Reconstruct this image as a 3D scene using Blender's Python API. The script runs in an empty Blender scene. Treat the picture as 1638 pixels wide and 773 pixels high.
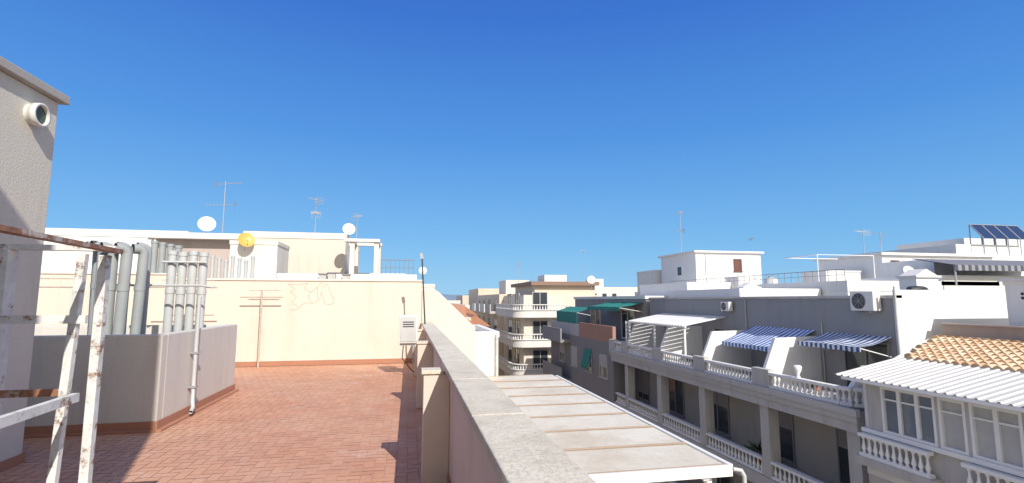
import bpy, math, random
from mathutils import Vector, Matrix
random.seed(7)
sc=bpy.context.scene
COL=sc.collection
sc.view_settings.view_transform='Standard'
sc.view_settings.look='None'
sc.view_settings.exposure=0
# ------------------------------------------------------------ materials
def newmat(name):
    m=bpy.data.materials.new(name); m.use_nodes=True
    n=m.node_tree.nodes; l=m.node_tree.links
    return m,n,l,n['Principled BSDF']
def rgb(c): return (c[0],c[1],c[2],1)
def texco(n,l,scale=(1,1,1)):
    tc=n.new('ShaderNodeTexCoord'); mp=n.new('ShaderNodeMapping')
    mp.inputs['Scale'].default_value=scale
    l.new(tc.outputs['Object'],mp.inputs['Vector']); return mp.outputs['Vector']
def noise(n,l,vec,scale,detail=4,rough=.6):
    x=n.new('ShaderNodeTexNoise'); x.inputs['Scale'].default_value=scale
    x.inputs['Detail'].default_value=detail; x.inputs['Roughness'].default_value=rough
    l.new(vec,x.inputs['Vector']); return x.outputs['Fac']
def ramp(n,l,fac,a,b,ca=(0,0,0),cb=(1,1,1)):
    r=n.new('ShaderNodeValToRGB'); e=r.color_ramp.elements
    e[0].position=a; e[0].color=rgb(ca); e[1].position=b; e[1].color=rgb(cb)
    l.new(fac,r.inputs['Fac']); return r.outputs['Color']
def mix(n,l,fac,a,b,mode='MIX'):
    x=n.new('ShaderNodeMixRGB'); x.blend_type=mode
    for s,v in ((x.inputs[0],fac),(x.inputs[1],a),(x.inputs[2],b)):
        if isinstance(v,(int,float)): s.default_value=v
        elif isinstance(v,tuple): s.default_value=rgb(v)
        else: l.new(v,s)
    return x.outputs[0]
def bumpn(n,l,b,h,strength,dist=.01):
    x=n.new('ShaderNodeBump'); x.inputs['Strength'].default_value=strength; x.inputs['Distance'].default_value=dist
    l.new(h,x.inputs['Height']); l.new(x.outputs[0],b.inputs['Normal'])
def stucco(name,col,dirt=None,var=.18,streak=.35,bump=.4,scale=1.0,rough=.92):
    m,n,l,b=newmat(name)
    if dirt is None: dirt=(col[0]*.55,col[1]*.5,col[2]*.45)
    v=texco(n,l); vs=texco(n,l,(1.6,1.6,.22))
    big=ramp(n,l,noise(n,l,v,.7*scale,5),.35,.75)
    st=ramp(n,l,noise(n,l,vs,1.6*scale,6,.7),.5,.78)
    fine=ramp(n,l,noise(n,l,v,9*scale,6,.7),.3,.7)
    c=mix(n,l,mix(n,l,1.0,big,(var,var,var),'MULTIPLY'),col,tuple(x*.72 for x in col))
    c=mix(n,l,mix(n,l,1.0,st,(streak,streak,streak),'MULTIPLY'),c,dirt)
    c=mix(n,l,mix(n,l,1.0,fine,(var*.6,)*3,'MULTIPLY'),c,tuple(min(1,x*.8) for x in col))
    l.new(c,b.inputs['Base Color']); b.inputs['Roughness'].default_value=rough
    bumpn(n,l,b,noise(n,l,v,45,3),bump,.01)
    return m
def plain(name,col,rough=.6,metal=0,var=.15,scale=6):
    m,n,l,b=newmat(name)
    v=texco(n,l); f=ramp(n,l,noise(n,l,v,scale,5,.65),.35,.7)
    c=mix(n,l,mix(n,l,1.0,f,(var,)*3,'MULTIPLY'),col,tuple(x*.5 for x in col))
    l.new(c,b.inputs['Base Color']); b.inputs['Roughness'].default_value=rough; b.inputs['Metallic'].default_value=metal
    return m
def rusty(name,paint,rust=(.22,.08,.035),amount=.5,scale=5):
    m,n,l,b=newmat(name)
    v=texco(n,l); f=ramp(n,l,noise(n,l,v,scale,9,.75),amount-.02,amount+.05)
    r=mix(n,l,ramp(n,l,noise(n,l,v,30,4),.35,.65),rust,(rust[0]*1.7,rust[1]*1.8,rust[2]*1.8))
    pp=mix(n,l,mix(n,l,1.,ramp(n,l,noise(n,l,v,18,6),.4,.7),(.5,)*3,'MULTIPLY'),paint,tuple(x*.6 for x in paint))
    l.new(mix(n,l,f,pp,r),b.inputs['Base Color']); b.inputs['Roughness'].default_value=.75
    bumpn(n,l,b,f,.5,.003); return m
def stripes(name,ca,cb,period,axis=1,duty=.5):
    m,n,l,b=newmat(name)
    tc=n.new('ShaderNodeTexCoord'); s=n.new('ShaderNodeSeparateXYZ'); l.new(tc.outputs['Object'],s.inputs[0])
    d=n.new('ShaderNodeMath'); d.operation='DIVIDE'; d.inputs[1].default_value=period; l.new(s.outputs[axis],d.inputs[0])
    f=n.new('ShaderNodeMath'); f.operation='FRACT'; l.new(d.outputs[0],f.inputs[0])
    g=n.new('ShaderNodeMath'); g.operation='GREATER_THAN'; g.inputs[1].default_value=duty; l.new(f.outputs[0],g.inputs[0])
    c=mix(n,l,g.outputs[0],ca,cb)
    v=texco(n,l); c=mix(n,l,.25,c,ramp(n,l,noise(n,l,v,3,5),.3,.7,(.35,.35,.35),(1,1,1)),'MULTIPLY')
    l.new(c,b.inputs['Base Color']); b.inputs['Roughness'].default_value=.85; return m

CREAM=stucco('cream_stucco',(.71,.625,.525),dirt=(.5,.38,.29),streak=.4,var=.2)
CREAM2=stucco('pale_cream_stucco',(.74,.69,.61))
PINK=stucco('pinkish_stucco',(.76,.65,.56),dirt=(.45,.31,.23),streak=.4)
PINKG=stucco('greyish_beige_stucco',(.66,.625,.56),dirt=(.38,.32,.26),streak=.4)
TOWERM=stucco('grey_cream_stucco',(.68,.64,.54),dirt=(.38,.33,.25),streak=.35,var=.25)
WHITE=stucco('white_paint_wall',(.80,.79,.76),dirt=(.52,.47,.4),streak=.28,var=.14)
WHITE2=stucco('offwhite_paint_wall',(.74,.72,.68),dirt=(.45,.4,.34),streak=.35,var=.2)
GREY=stucco('grey_render',(.31,.31,.31),streak=.4,var=.3)
LGREY=stucco('light_grey_render',(.52,.5,.47),dirt=(.2,.18,.15),streak=.5,var=.3)
DGREY=stucco('dark_grey_render',(.26,.25,.245),streak=.35,var=.25)
RECESS=stucco('recess_render',(.42,.4,.37),streak=.3,var=.2)
BEIGE=stucco('beige_render',(.66,.57,.45),streak=.3)
TANW=stucco('pale_tan_render',(.72,.65,.55),streak=.35)
BROWN=stucco('brown_render',(.28,.19,.14),streak=.3)
FASCIA=stucco('grey_brown_render',(.4,.33,.28),streak=.4,var=.3)
MAUVE=stucco('mauve_render',(.5,.42,.38),streak=.3)
BRICKR=stucco('reddish_render',(.42,.24,.17),streak=.3)
SEAM=stucco('tan_seam',(.46,.35,.26),streak=.4)
TERRA=stucco('terracotta_skirting',(.44,.21,.13),streak=.3,var=.3)
GLASS=plain('window_glass',(.05,.06,.07),.08,0,.1)
PGLASS=plain('reflecting_glass',(.2,.23,.26),.06,0,.4,1.5)
CURT=plain('pale_curtain_glass',(.5,.5,.49),.2,0,.3,3)
DARK=plain('dark_opening',(.03,.03,.032),.8)
WFRAME=plain('white_frame',(.84,.84,.82),.4,0,.08)
BALU=stucco('white_balustrade',(.8,.79,.76),dirt=(.4,.38,.34),streak=.35,scale=2)
GFRAME=plain('grey_frame',(.25,.25,.25),.5,0,.1)
MAROON=plain('maroon_shutter',(.15,.06,.045),.6)
PVC=plain('grey_pvc',(.36,.38,.37),.5,0,.35,3)
PVCL=plain('light_pvc',(.55,.56,.54),.45,0,.3,3)
PVCW=plain('white_pvc',(.76,.74,.68),.4,0,.2,8)
GREENIN=plain('green_inside',(.06,.1,.06),.5)
METAL=plain('galvanised_metal',(.45,.46,.47),.45,.5,.2)
ANTM=plain('antenna_metal',(.42,.43,.45),.5,.2,.1)
DMETAL=plain('dark_metal',(.08,.08,.08),.5,.4)
ACW=plain('white_casing',(.74,.73,.69),.4,0,.15)
RUST1=rusty('painted_rusty_steel',(.76,.75,.70),rust=(.22,.11,.06),amount=.565,scale=10)
RUST2=rusty('rusty_steel',(.62,.53,.46),rust=(.24,.11,.06),amount=.44,scale=7)
POLEM=rusty('pale_brown_steel',(.5,.44,.38),rust=(.4,.3,.23),amount=.5,scale=6)
BLUESTR=stripes('blue_white_canvas',(.05,.17,.5),(.78,.8,.83),.22)
NAVYSTR=stripes('navy_white_canvas',(.04,.1,.27),(.75,.77,.8),.2)
DARKSTR=stripes('dark_striped_canvas',(.08,.09,.12),(.3,.3,.32),.4,0)
GREENC=plain('green_canvas',(.03,.24,.19),.8,0,.45,2)
DISHW=plain('dish_white',(.78,.78,.76),.45)
DISHY=plain('dish_ochre',(.72,.42,.09),.5,0,.2)
SOLAR=plain('solar_glass',(.02,.04,.1),.15,0,.1)
ASPH=stucco('asphalt',(.05,.05,.052),streak=.1)
PAVE=stucco('pavement',(.3,.29,.27),streak=.1)
GROUNDM=stucco('ground_soil',(.22,.19,.14),streak=.1,scale=.05)
OCHRE=plain('ochre_paint_line',(.6,.51,.38),.8,0,.4,20)
LEAF=plain('leaf',(.05,.09,.03),.8,0,.5,2)
TRUNK=plain('bark',(.12,.08,.05),.9)
HILL=plain('haze_tinted_hill',(.2,.27,.36),1,0,.2,.002)  # distance haze is put into the bluish base colour
MORTAR=stucco('mortar',(.5,.32,.22),streak=.3)
BASKET=plain('terracotta_pot',(.4,.17,.1),.8)

def coping_mat():
    m,n,l,b=newmat('weathered_coping')
    v=texco(n,l)
    f1=ramp(n,l,noise(n,l,v,4,10,.8),.48,.66)
    f2=ramp(n,l,noise(n,l,v,50,6,.75),.5,.66)
    f3=ramp(n,l,noise(n,l,v,1.2,3),.35,.7)
    f4=ramp(n,l,noise(n,l,v,26,7,.85),.57,.68)
    c=mix(n,l,mix(n,l,1.,f1,(.6,)*3,'MULTIPLY'),(.74,.67,.54),(.45,.40,.31))
    c=mix(n,l,mix(n,l,1.,f2,(.4,)*3,'MULTIPLY'),c,(.8,.74,.62))
    c=mix(n,l,mix(n,l,1.,f4,(.7,)*3,'MULTIPLY'),c,(.2,.175,.13))
    c=mix(n,l,mix(n,l,1.,f3,(.3,)*3,'MULTIPLY'),c,(.48,.4,.29))
    l.new(c,b.inputs['Base Color']); b.inputs['Roughness'].default_value=.95
    bumpn(n,l,b,f2,.5,.008); return m
COPING=coping_mat()
def tilefloor_mat():
    m,n,l,b=newmat('terracotta_tiles')
    at=n.new('ShaderNodeAttribute'); at.attribute_name='tone'
    v=texco(n,l)
    c=ramp(n,l,at.outputs['Fac'],0,1,(.57,.275,.165),(.64,.33,.205))
    st=ramp(n,l,noise(n,l,v,.5,7,.7),.42,.62)
    c=mix(n,l,mix(n,l,1.,st,(.6,)*3,'MULTIPLY'),c,(.70,.43,.28))
    st2=ramp(n,l,noise(n,l,v,1.7,9,.8),.52,.7)
    c=mix(n,l,mix(n,l,1.,st2,(.45,)*3,'MULTIPLY'),c,(.38,.19,.12))
    st3=ramp(n,l,noise(n,l,v,1.1,9,.8),.56,.66)
    c=mix(n,l,mix(n,l,1.,st3,(.5,)*3,'MULTIPLY'),c,(.74,.57,.46))
    c=mix(n,l,mix(n,l,1.,ramp(n,l,noise(n,l,v,25,4),.4,.7),(.18,)*3,'MULTIPLY'),c,(.38,.19,.12))
    l.new(c,b.inputs['Base Color'])
    l.new(ramp(n,l,noise(n,l,v,1.3,5),.3,.7,(.5,.5,.5),(.85,.85,.85)),b.inputs['Roughness'])
    bumpn(n,l,b,noise(n,l,v,30,3),.25,.004); return m
TILEF=tilefloor_mat()
def rooftile_mat():
    m,n,l,b=newmat('barrel_roof_tiles')
    at=n.new('ShaderNodeAttribute'); at.attribute_name='tone'
    v=texco(n,l)
    c=ramp(n,l,at.outputs['Fac'],0,1,(.58,.37,.21),(.80,.62,.42))
    c=mix(n,l,mix(n,l,1.,ramp(n,l,noise(n,l,v,6,6,.7),.45,.7),(.35,)*3,'MULTIPLY'),c,(.36,.22,.12))
    l.new(c,b.inputs['Base Color']); b.inputs['Roughness'].default_value=.85; return m
RTILE=rooftile_mat()
def panel_mat():
    m,n,l,b=newmat('dirty_roof_panel')
    v=texco(n,l)
    c=mix(n,l,ramp(n,l,noise(n,l,v,.6,8,.75),.40,.68),(.76,.71,.59),(.58,.49,.36))
    c=mix(n,l,mix(n,l,1.,ramp(n,l,noise(n,l,v,14,8,.75),.52,.7),(.4,)*3,'MULTIPLY'),c,(.4,.33,.24))
    l.new(c,b.inputs['Base Color']); b.inputs['Roughness'].default_value=.6
    return m
PANEL=panel_mat()

# ------------------------------------------------------------ mesh helpers
class MB:
    def __init__(s): s.v=[];s.f=[];s.m=[];s.sm=[];s.tone=None
    def add(s,vs,fs,m=0,smooth=False):
        o=len(s.v); s.v+= [Vector(a) for a in vs]
        for f in fs: s.f.append([i+o for i in f]); s.m.append(m); s.sm.append(smooth)
        return s
    def box(s,x0,x1,y0,y1,z0,z1,m=0):
        return s.add([(x0,y0,z0),(x1,y0,z0),(x1,y1,z0),(x0,y1,z0),(x0,y0,z1),(x1,y0,z1),(x1,y1,z1),(x0,y1,z1)],
          [(0,3,2,1),(4,5,6,7),(0,1,5,4),(1,2,6,5),(2,3,7,6),(3,0,4,7)],m)
    def prism(s,pts,d,m=0):
        n=len(pts); d=Vector(d); P=[Vector(p) for p in pts]
        nn=Vector((0,0,0))
        for i in range(n): nn+=P[i].cross(P[(i+1)%n])
        if nn.dot(d)<0: P=P[::-1]
        return s.add(P+[p+d for p in P],[tuple(range(n))[::-1],tuple(range(n,2*n))]+[(i,(i+1)%n,(i+1)%n+n,i+n) for i in range(n)],m)
    def cyl(s,p0,p1,r,r1=None,n=12,m=0,caps=True):
        p0=Vector(p0);p1=Vector(p1); r1=r if r1 is None else r1
        z=(p1-p0).normalized(); a=z.orthogonal().normalized(); b=z.cross(a)
        vs=[];
        for p,R in ((p0,r),(p1,r1)):
            for i in range(n):
                t=2*math.pi*i/n; vs.append(p+a*math.cos(t)*R+b*math.sin(t)*R)
        s.add(vs,[(i,(i+1)%n,(i+1)%n+n,i+n) for i in range(n)],m,True)
        if caps: s.add(vs,[tuple(range(n))[::-1],tuple(range(n,2*n))],m)
        return s
    def tube(s,pts,r,n=10,m=0):
        pts=[Vector(p) for p in pts]; k=len(pts); vs=[]
        d=(pts[1]-pts[0]).normalized(); a=d.orthogonal().normalized()
        for i,p in enumerate(pts):
            if i==0: t=pts[1]-pts[0]
            elif i==k-1: t=pts[-1]-pts[-2]
            else: t=(pts[i+1]-pts[i]).normalized()+(pts[i]-pts[i-1]).normalized()
            t.normalize(); a=(a-t*a.dot(t)).normalized(); b=t.cross(a)
            for j in range(n):
                w=2*math.pi*j/n; vs.append(p+(a*math.cos(w)+b*math.sin(w))*r)
        fs=[]
        for i in range(k-1):
            for j in range(n): fs.append((i*n+j,i*n+(j+1)%n,(i+1)*n+(j+1)%n,(i+1)*n+j))
        s.add(vs,fs,m,True); return s
    def beam(s,p0,p1,w,h,m=0):
        p0=Vector(p0);p1=Vector(p1); d=(p1-p0).normalized()
        up=Vector((0,0,1)) if abs(d.z)<.95 else Vector((0,1,0))
        a=d.cross(up).normalized(); b=a.cross(d).normalized()
        vs=[]
        for p in (p0,p1):
            for i,j in ((-1,-1),(1,-1),(1,1),(-1,1)): vs.append(p+a*i*w/2+b*j*h/2)
        return s.add(vs,[(0,3,2,1)[::-1],(4,5,6,7)[::-1],(0,1,5,4)[::-1],(1,2,6,5)[::-1],(2,3,7,6)[::-1],(3,0,4,7)[::-1]],m)
    def lathe(s,c,prof,n=8,m=0):
        c=Vector(c); vs=[];k=len(prof)
        for r,z in prof:
            for i in range(n):
                t=2*math.pi*i/n; vs.append(c+Vector((r*math.cos(t),r*math.sin(t),z)))
        s.add(vs,[(a*n+i,a*n+(i+1)%n,(a+1)*n+(i+1)%n,(a+1)*n+i) for a in range(k-1) for i in range(n)],m,True); return s
    def mesh(s,name,mats,off=(0,0,0)):
        me=bpy.data.meshes.new(name); o=Vector(off)
        me.from_pydata([tuple(a-o) for a in s.v],[],s.f)
        for mm in mats: me.materials.append(mm)
        for i,p in enumerate(me.polygons): p.material_index=s.m[i]; p.use_smooth=s.sm[i]
        if s.tone is not None:
            at=me.attributes.new('tone','FLOAT','FACE')
            for i,t in enumerate(s.tone): at.data[i].value=t
        me.update(); return me
def ob(name,mb,mats,label=None,cat=None,group=None,kind=None,off=(0,0,0),bevel=0):
    if not isinstance(mats,(list,tuple)): mats=[mats]
    o=bpy.data.objects.new(name,mb.mesh(name,mats,off)); o.location=off; COL.objects.link(o)
    if label:o['label']=label
    if cat:o['category']=cat
    if group:o['group']=group
    if kind:o['kind']=kind
    return o
class Thing:
    def __init__(s,name,label,cat,loc,rotz=0,group=None):
        e=bpy.data.objects.new(name,None); e.location=loc; e.rotation_euler=(0,0,rotz); e.empty_display_size=.2
        COL.objects.link(e); e['label']=label; e['category']=cat
        if group:e['group']=group
        s.e=e; s.loc=Vector(loc); s.kids=[]
    def part(s,name,mb,mats,local=False,label=None,parent=None,bevel=0):
        if not isinstance(mats,(list,tuple)): mats=[mats]
        o=bpy.data.objects.new(name,mb.mesh(name,mats,(0,0,0) if local else s.loc)); COL.objects.link(o)
        o.parent=parent or s.e; s.kids.append(o)
        if label:o['label']=label
        if bevel:
            b=o.modifiers.new('bevel','BEVEL'); b.width=bevel; b.segments=2; b.limit_method='ANGLE'
        return o
PROF=[(.05,0),(.05,.04),(.025,.08),(.06,.28),(.03,.55),(.022,.8),(.045,.9),(.05,1)]
def balustrade(mb,path,z0,h,sp=.2,s=1.0,m=0):
    prof=[(r*s,.08+t*(h-.16)) for r,t in PROF]
    for a,b in zip(path[:-1],path[1:]):
        a=Vector((a[0],a[1],0)); b=Vector((b[0],b[1],0)); L=(b-a).length
        mb.beam(a+Vector((0,0,z0+.04)),b+Vector((0,0,z0+.04)),.16*s,.08,m)
        mb.beam(a+Vector((0,0,z0+h-.04)),b+Vector((0,0,z0+h-.04)),.18*s,.08,m)
        k=max(1,int(round(L/sp)))
        for i in range(k):
            p=a+(b-a)*((i+.5)/k); mb.lathe((p.x,p.y,z0),prof,8,m)
def window(T,face,pl,a0,a1,z0,z1,glass=None,frame=None,mull=1,name='window',label=None,shut=0):
    glass=glass or GLASS; frame=frame or WFRAME
    mb=MB(); t=.06
    def bx(p,q,zz0,zz1,d0,d1,m):
        if face=='S': mb.box(p,q,pl-d1,pl-d0,zz0,zz1,m)
        else: mb.box(pl-d1,pl-d0,p,q,zz0,zz1,m)
    bx(a0+t,a1-t,z0+t,z1-t,-.02,.012,1)
    bx(a0,a0+t,z0,z1,-.02,.05,0); bx(a1-t,a1,z0,z1,-.02,.05,0)
    bx(a0+t,a1-t,z0,z0+t,-.02,.05,0); bx(a0+t,a1-t,z1-t,z1,-.02,.05,0)
    for i in range(mull):
        c=a0+(a1-a0)*(i+1)/(mull+1); bx(c-.03,c+.03,z0+t,z1-t,.012,.045,0)
    bx(a0-.05,a1+.05,z0-.06,z0-.003,-.02,.1,0)
    if shut:
        zt=z1-t; hh=(z1-z0)*shut; k=int(hh/.07)
        for i in range(k): bx(a0+t+.002,a1-t-.002,zt-(i+1)*.07+.008,zt-i*.07,.014,.03,0)
    return T.part(name,mb,[frame,glass],label=label)
def building(name,label,cat,x0,x1,y0,y1,z0,z1,mat,par=.0,rim=None,group=None):
    T=Thing(name,label,cat,((x0+x1)/2,(y0+y1)/2,z0),group=group)
    T.part('wall',MB().box(x0,x1,y0,y1,z0,z1-par),mat)
    if par:
        w=.2;e=.03
        r=MB(); zb=z1-par+.001
        r.box(x0-e,x1+e,y0-e,y0+w,zb,z1); r.box(x0-e,x1+e,y1-w,y1+e,zb,z1)
        r.box(x0-e,x0+w,y0+w,y1-w,zb,z1); r.box(x1-w,x1+e,y0+w,y1-w,zb,z1)
        T.part('roof_parapet',r,rim or mat)
    return T
GZ=-13.0
# ------------------------------------------------------------ camera / light
cam=bpy.data.cameras.new('camera'); co=bpy.data.objects.new('camera',cam); COL.objects.link(co); sc.camera=co
cam.lens=18; cam.sensor_width=36; cam.clip_end=20000; cam.clip_start=.05
a=math.radians(11.3);p=math.radians(6.5)
f=Vector((math.sin(a)*math.cos(p),math.cos(a)*math.cos(p),math.sin(p)))
co.location=(0,0,1.7); co.rotation_euler=f.to_track_quat('-Z','Y').to_euler()
sd=Vector((-.4,1.3,-1))
sl=bpy.data.lights.new('sun','SUN'); sl.energy=4.9; sl.angle=math.radians(.5); sl.color=(1,.955,.89)
so=bpy.data.objects.new('sun',sl); COL.objects.link(so); so.rotation_euler=sd.to_track_quat('-Z','Y').to_euler(); so.location=(20,-40,40)
w=bpy.data.worlds.new('World'); sc.world=w; w.use_nodes=True
n=w.node_tree.nodes; l=w.node_tree.links
sky=n.new('ShaderNodeTexSky'); sky.sky_type='NISHITA'; sky.sun_disc=False
sky.sun_elevation=math.asin(1/sd.length); sky.sun_rotation=math.atan2(.4,-1.3)
sky.air_density=1.0; sky.dust_density=.3; sky.ozone_density=2.5
tc=n.new('ShaderNodeTexCoord'); sx=n.new('ShaderNodeSeparateXYZ'); l.new(tc.outputs['Generated'],sx.inputs[0])
r=n.new('ShaderNodeValToRGB'); cr=r.color_ramp
stops=[(0,(.26,.58,.89)),(.12,(.165,.465,.86)),(.3,(.078,.305,.79)),(.5,(.038,.180,.67)),(1,(.03,.09,.4))]
cr.elements[0].position=0; cr.elements[0].color=rgb(stops[0][1]); cr.elements[1].position=1; cr.elements[1].color=rgb(stops[-1][1])
for ps,cc in stops[1:-1]:
    e=cr.elements.new(ps); e.color=rgb(cc)
l.new(sx.outputs['Z'],r.inputs['Fac'])
my=n.new('ShaderNodeMapRange'); my.inputs['From Min'].default_value=.1; my.inputs['From Max'].default_value=-.7; l.new(sx.outputs['Y'],my.inputs['Value'])
g1=mix(n,l,my.outputs[0],r.outputs['Color'],(.95,.91,.87))
scl=n.new('ShaderNodeVectorMath'); scl.operation='SCALE'; scl.inputs['Scale'].default_value=1/.12; l.new(g1,scl.inputs[0])
fin=mix(n,l,.88,sky.outputs[0],scl.outputs[0])
l.new(fin,n['Background'].inputs['Color']); n['Background'].inputs['Strength'].default_value=.12
# ------------------------------------------------------------ ground / street
ob('ground',MB().add([(-6000,-3000,GZ-.02),(6000,-3000,GZ-.02),(6000,9000,GZ-.02),(-6000,9000,GZ-.02)],[(0,1,2,3)]),GROUNDM,kind='structure')
ob('road',MB().add([(5.8,-60,GZ-.012),(10.6,-60,GZ-.012),(10.6,300,GZ-.012),(5.8,300,GZ-.012)],[(0,1,2,3)]),ASPH,kind='structure')
ob('pavement',MB().box(4.7,5.8,-60,300,GZ-.01,GZ+.12).box(10.6,12.6,-60,300,GZ-.01,GZ+.12),PAVE,kind='structure')
hb=MB(); pts=[]
N=140
for i in range(N+1):
    x=-5000+10000*i/N
    h=25+35*(.5+.5*math.sin(i*.23+1))+18*math.sin(i*.71)+8*random.random()
    if -500<x<1600: h+=25*math.exp(-((x-500)/500)**2)
    pts.append((x,h))
vs=[];fs=[]
for x,h in pts: vs+=[(x,5000,GZ-1),(x,5400,max(h,5)),(x,6200,GZ-1)]
for i in range(N): fs+=[(i*3,i*3+3,i*3+4,i*3+1),(i*3+1,i*3+4,i*3+5,i*3+2)]
ob('hills',hb.add(vs,fs,0,True),HILL,kind='structure')

# ------------------------------------------------------------ terrace floor (herringbone tiles)
Wt=.11
mb=MB(); mb.tone=[]
mb.add([(-9,-8,0),(.4,-8,0),(.4,14.4,0),(-9,14.4,0)],[(0,1,2,3)],1); mb.tone.append(.5)
g=.0035
def inbox(x,y): return -9<x<.38 and 3<y<14.38
for aa in range(-10,290):
    for bb in range(-90,90):
        ox=(aa+2*bb)*Wt-9; oy=(aa-2*bb)*Wt
        for (w1,h1,dx,dy) in ((2,1,0,0),(1,2,0,1)):
            x0=ox+dx*Wt;y0=oy+dy*Wt;x1=x0+w1*Wt;y1=y0+h1*Wt
            if inbox(x0,y0) and inbox(x1,y1) and not (x1<-3.3 and 8<y0<10.3) and not (x1<-4 and y0<6.4):
                q=[random.uniform(0,.002) for _ in range(4)]
                mb.add([(x0+g,y0+g,.004+q[0]),(x1-g,y0+g,.004+q[1]),(x1-g,y1-g,.004+q[2]),(x0+g,y1-g,.004+q[3])],[(0,1,2,3)],0)
                mb.tone.append(random.random())
ob('terrace_floor',mb,[TILEF,MORTAR],kind='structure')

T=Thing('apartment_building','cream apartment block carrying a terracotta tiled roof terrace','building',(-4,4,GZ))
T.part('wall',MB().box(-9,.58,-8,14.4,GZ,-.02),CREAM)
T.part('street_wing',MB().box(.585,4.6,-6,16.8,GZ,-3.4),CREAM2,label='lower cream wing with terrace')
# parapet
T=Thing('parapet_wall','cream roof parapet with weathered concrete coping and buttress piers','wall',(.49,6,0))
T.part('wall',MB().box(.40,.58,-6,14.35,.008,1.04),PINK)
c=MB(); y=-6.0
while y<14.3:
    y2=min(y+1.25,14.35); c.box(.335,.625,y+.004,y2-.004,1.043,1.1); y=y2
T.part('coping',c,COPING,bevel=.008)
for y in (1.6,5.0,8.4,11.8):
    T.part('buttress',MB().box(.15,.398,y,y+.18,.008,1.0),CREAM,bevel=.006)
    T.part('buttress_cap',MB().box(.13,.333,y-.02,y+.2,1.003,1.04),COPING,bevel=.005)
T.part('skirting',MB().box(.385,.399,-6,14.3,.008,.1),TERRA)

# stair tower
T=Thing('stair_tower','tall rendered stair tower with thin overhanging roof slab','building',(-5.5,3.7,0))
T.part('wall',MB().box(-7.2,-3.95,.8,6.5,.008,3.92),TOWERM,bevel=.01)
T.part('roof_slab',MB().box(-7.35,-3.88,.65,6.57,3.923,4.02),stucco('slab_concrete',(.44,.41,.37)),bevel=.01)
T.part('skirting',MB().box(-3.948,-3.93,.8,6.5,.008,.1).box(-7.2,-3.93,6.502,6.52,.008,.1),TERRA)
T=Thing('unseen_shade_block','unseen tall cream block added behind the terrace to shade it','building',(-3.5,-2,0))  # unseen block behind the camera, sized to cast shade on the enclosure
T.part('wall',MB().box(-8.5,-.84,-4,0-.05,.008,7.2),TOWERM)
T.part('roof_slab',MB().box(-8.5,-.84,-4,-.05,7.203,7.3),WHITE)
T=Thing('vent_pipe','stubby white plastic vent pipe sticking out of the tower wall','pipe',(-3.95,6.1,3.64))
mb=MB()
nn=24;vs=[]
for x,r_ in ((0,.11),(.05,.11),(.05,.125),(.11,.125),(.11,.1),(.02,.1)):
    for i in range(nn):
        t=2*math.pi*i/nn; vs.append((x,r_*math.cos(t),r_*math.sin(t)))
mb.add(vs,[(k*nn+i,k*nn+(i+1)%nn,(k+1)*nn+(i+1)%nn,(k+1)*nn+i) for k in range(5) for i in range(nn)],0,True)
T.part('pipe_body',mb,PVCW,local=True)
T.part('pipe_inside',MB().cyl((.03,0,0),(.08,0,0),.097,n=24),GREENIN,local=True)

# ------------------------------------------------------------ enclosure with pipes
T=Thing('pipe_enclosure','low rendered enclosure wall with terracotta skirting around vent pipes','wall',(-5.5,9,0))
T.part('wall',MB().box(-8.6,-3.19,7.66,7.82,.008,1.24).box(-3.35,-3.19,7.82,10.7,.008,1.24).box(-8.6,-3.35,10.54,10.7,.008,1.24),PINKG,bevel=.012)
T.part('skirting',MB().box(-8.6,-3.172,7.642,7.658,.008,.13).box(-3.188,-3.172,7.66,10.7,.008,.13),TERRA)
T.part('skirting',MB().box(-3.172,-3.10,7.60,10.7,.008,.03).box(-8.6,-3.172,7.58,7.64,.008,.03),TERRA)
def straightpipe(x,y,h,r,lean,mat,lab,mouth=None,grp='roof vent pipes in the enclosure',R=.1):
    T=Thing('vent_pipe',lab,'pipe',(x,y,.005),group=grp)
    pts=[(0,0,0),(lean,0,h-.18)]
    if mouth:
        mx,my=mouth
        for k in range(1,8):
            t=math.pi/2*k/7*1.1
            pts.append((lean+mx*R*(1-math.cos(t)),my*R*(1-math.cos(t)),h-.18+R*math.sin(t)))
        q=Vector(pts[-1]); q+= (q-Vector(pts[-2])).normalized()*.03; pts.append(tuple(q))
    else: pts.append((lean,0,h))
    T.part('pipe_body',MB().tube(pts,r,14),mat,local=True)
    e=Vector(pts[-1]);d=(e-Vector(pts[-2])).normalized()
    T.part('socket',MB().cyl(e-d*.05,e+d*.02,r*1.13,n=14,caps=False),mat,local=True)
    T.part('opening',MB().cyl(e-d*.012,e-d*.004,r*1.08,n=14),DARK,local=True)
    for q in (.38,.72):
        T.part('collar',MB().cyl((lean*q,0,h*q),(lean*q,0,h*q+.08),r*1.12,n=14),mat,local=True)
L1='grey plastic vent pipe with short bent mouth on the roof'
for (x,y,h,r_,ln) in ((-4.62,8.85,2.60,.055,-.05),(-4.50,8.65,2.58,.06,-.05),(-4.38,8.5,2.57,.068,-.03),(-4.24,8.42,2.54,.07,.0),(-4.10,8.4,2.53,.072,.05),(-3.96,8.55,2.54,.066,.06),(-4.3,8.95,2.62,.055,.0),(-4.05,9.0,2.62,.055,.0)):
    straightpipe(x,y,h,r_,ln,PVC,L1,(-.7,-.7),R=.085)
for i in range(4):
    straightpipe(-3.94+i*.16,9.6,2.5-.02*(i%2),.066,0,PVCL,'slim light grey vent pipe rising from the enclosure')
T=Thing('pipe_manifold','thin grey pipe joining the row of vent pipes','pipe',(-3.7,9.5,2.3))
T.part('pipe_body',MB().tube([(-4.05,9.5,2.33),(-3.36,9.5,2.33)],.02),PVCL)
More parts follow.
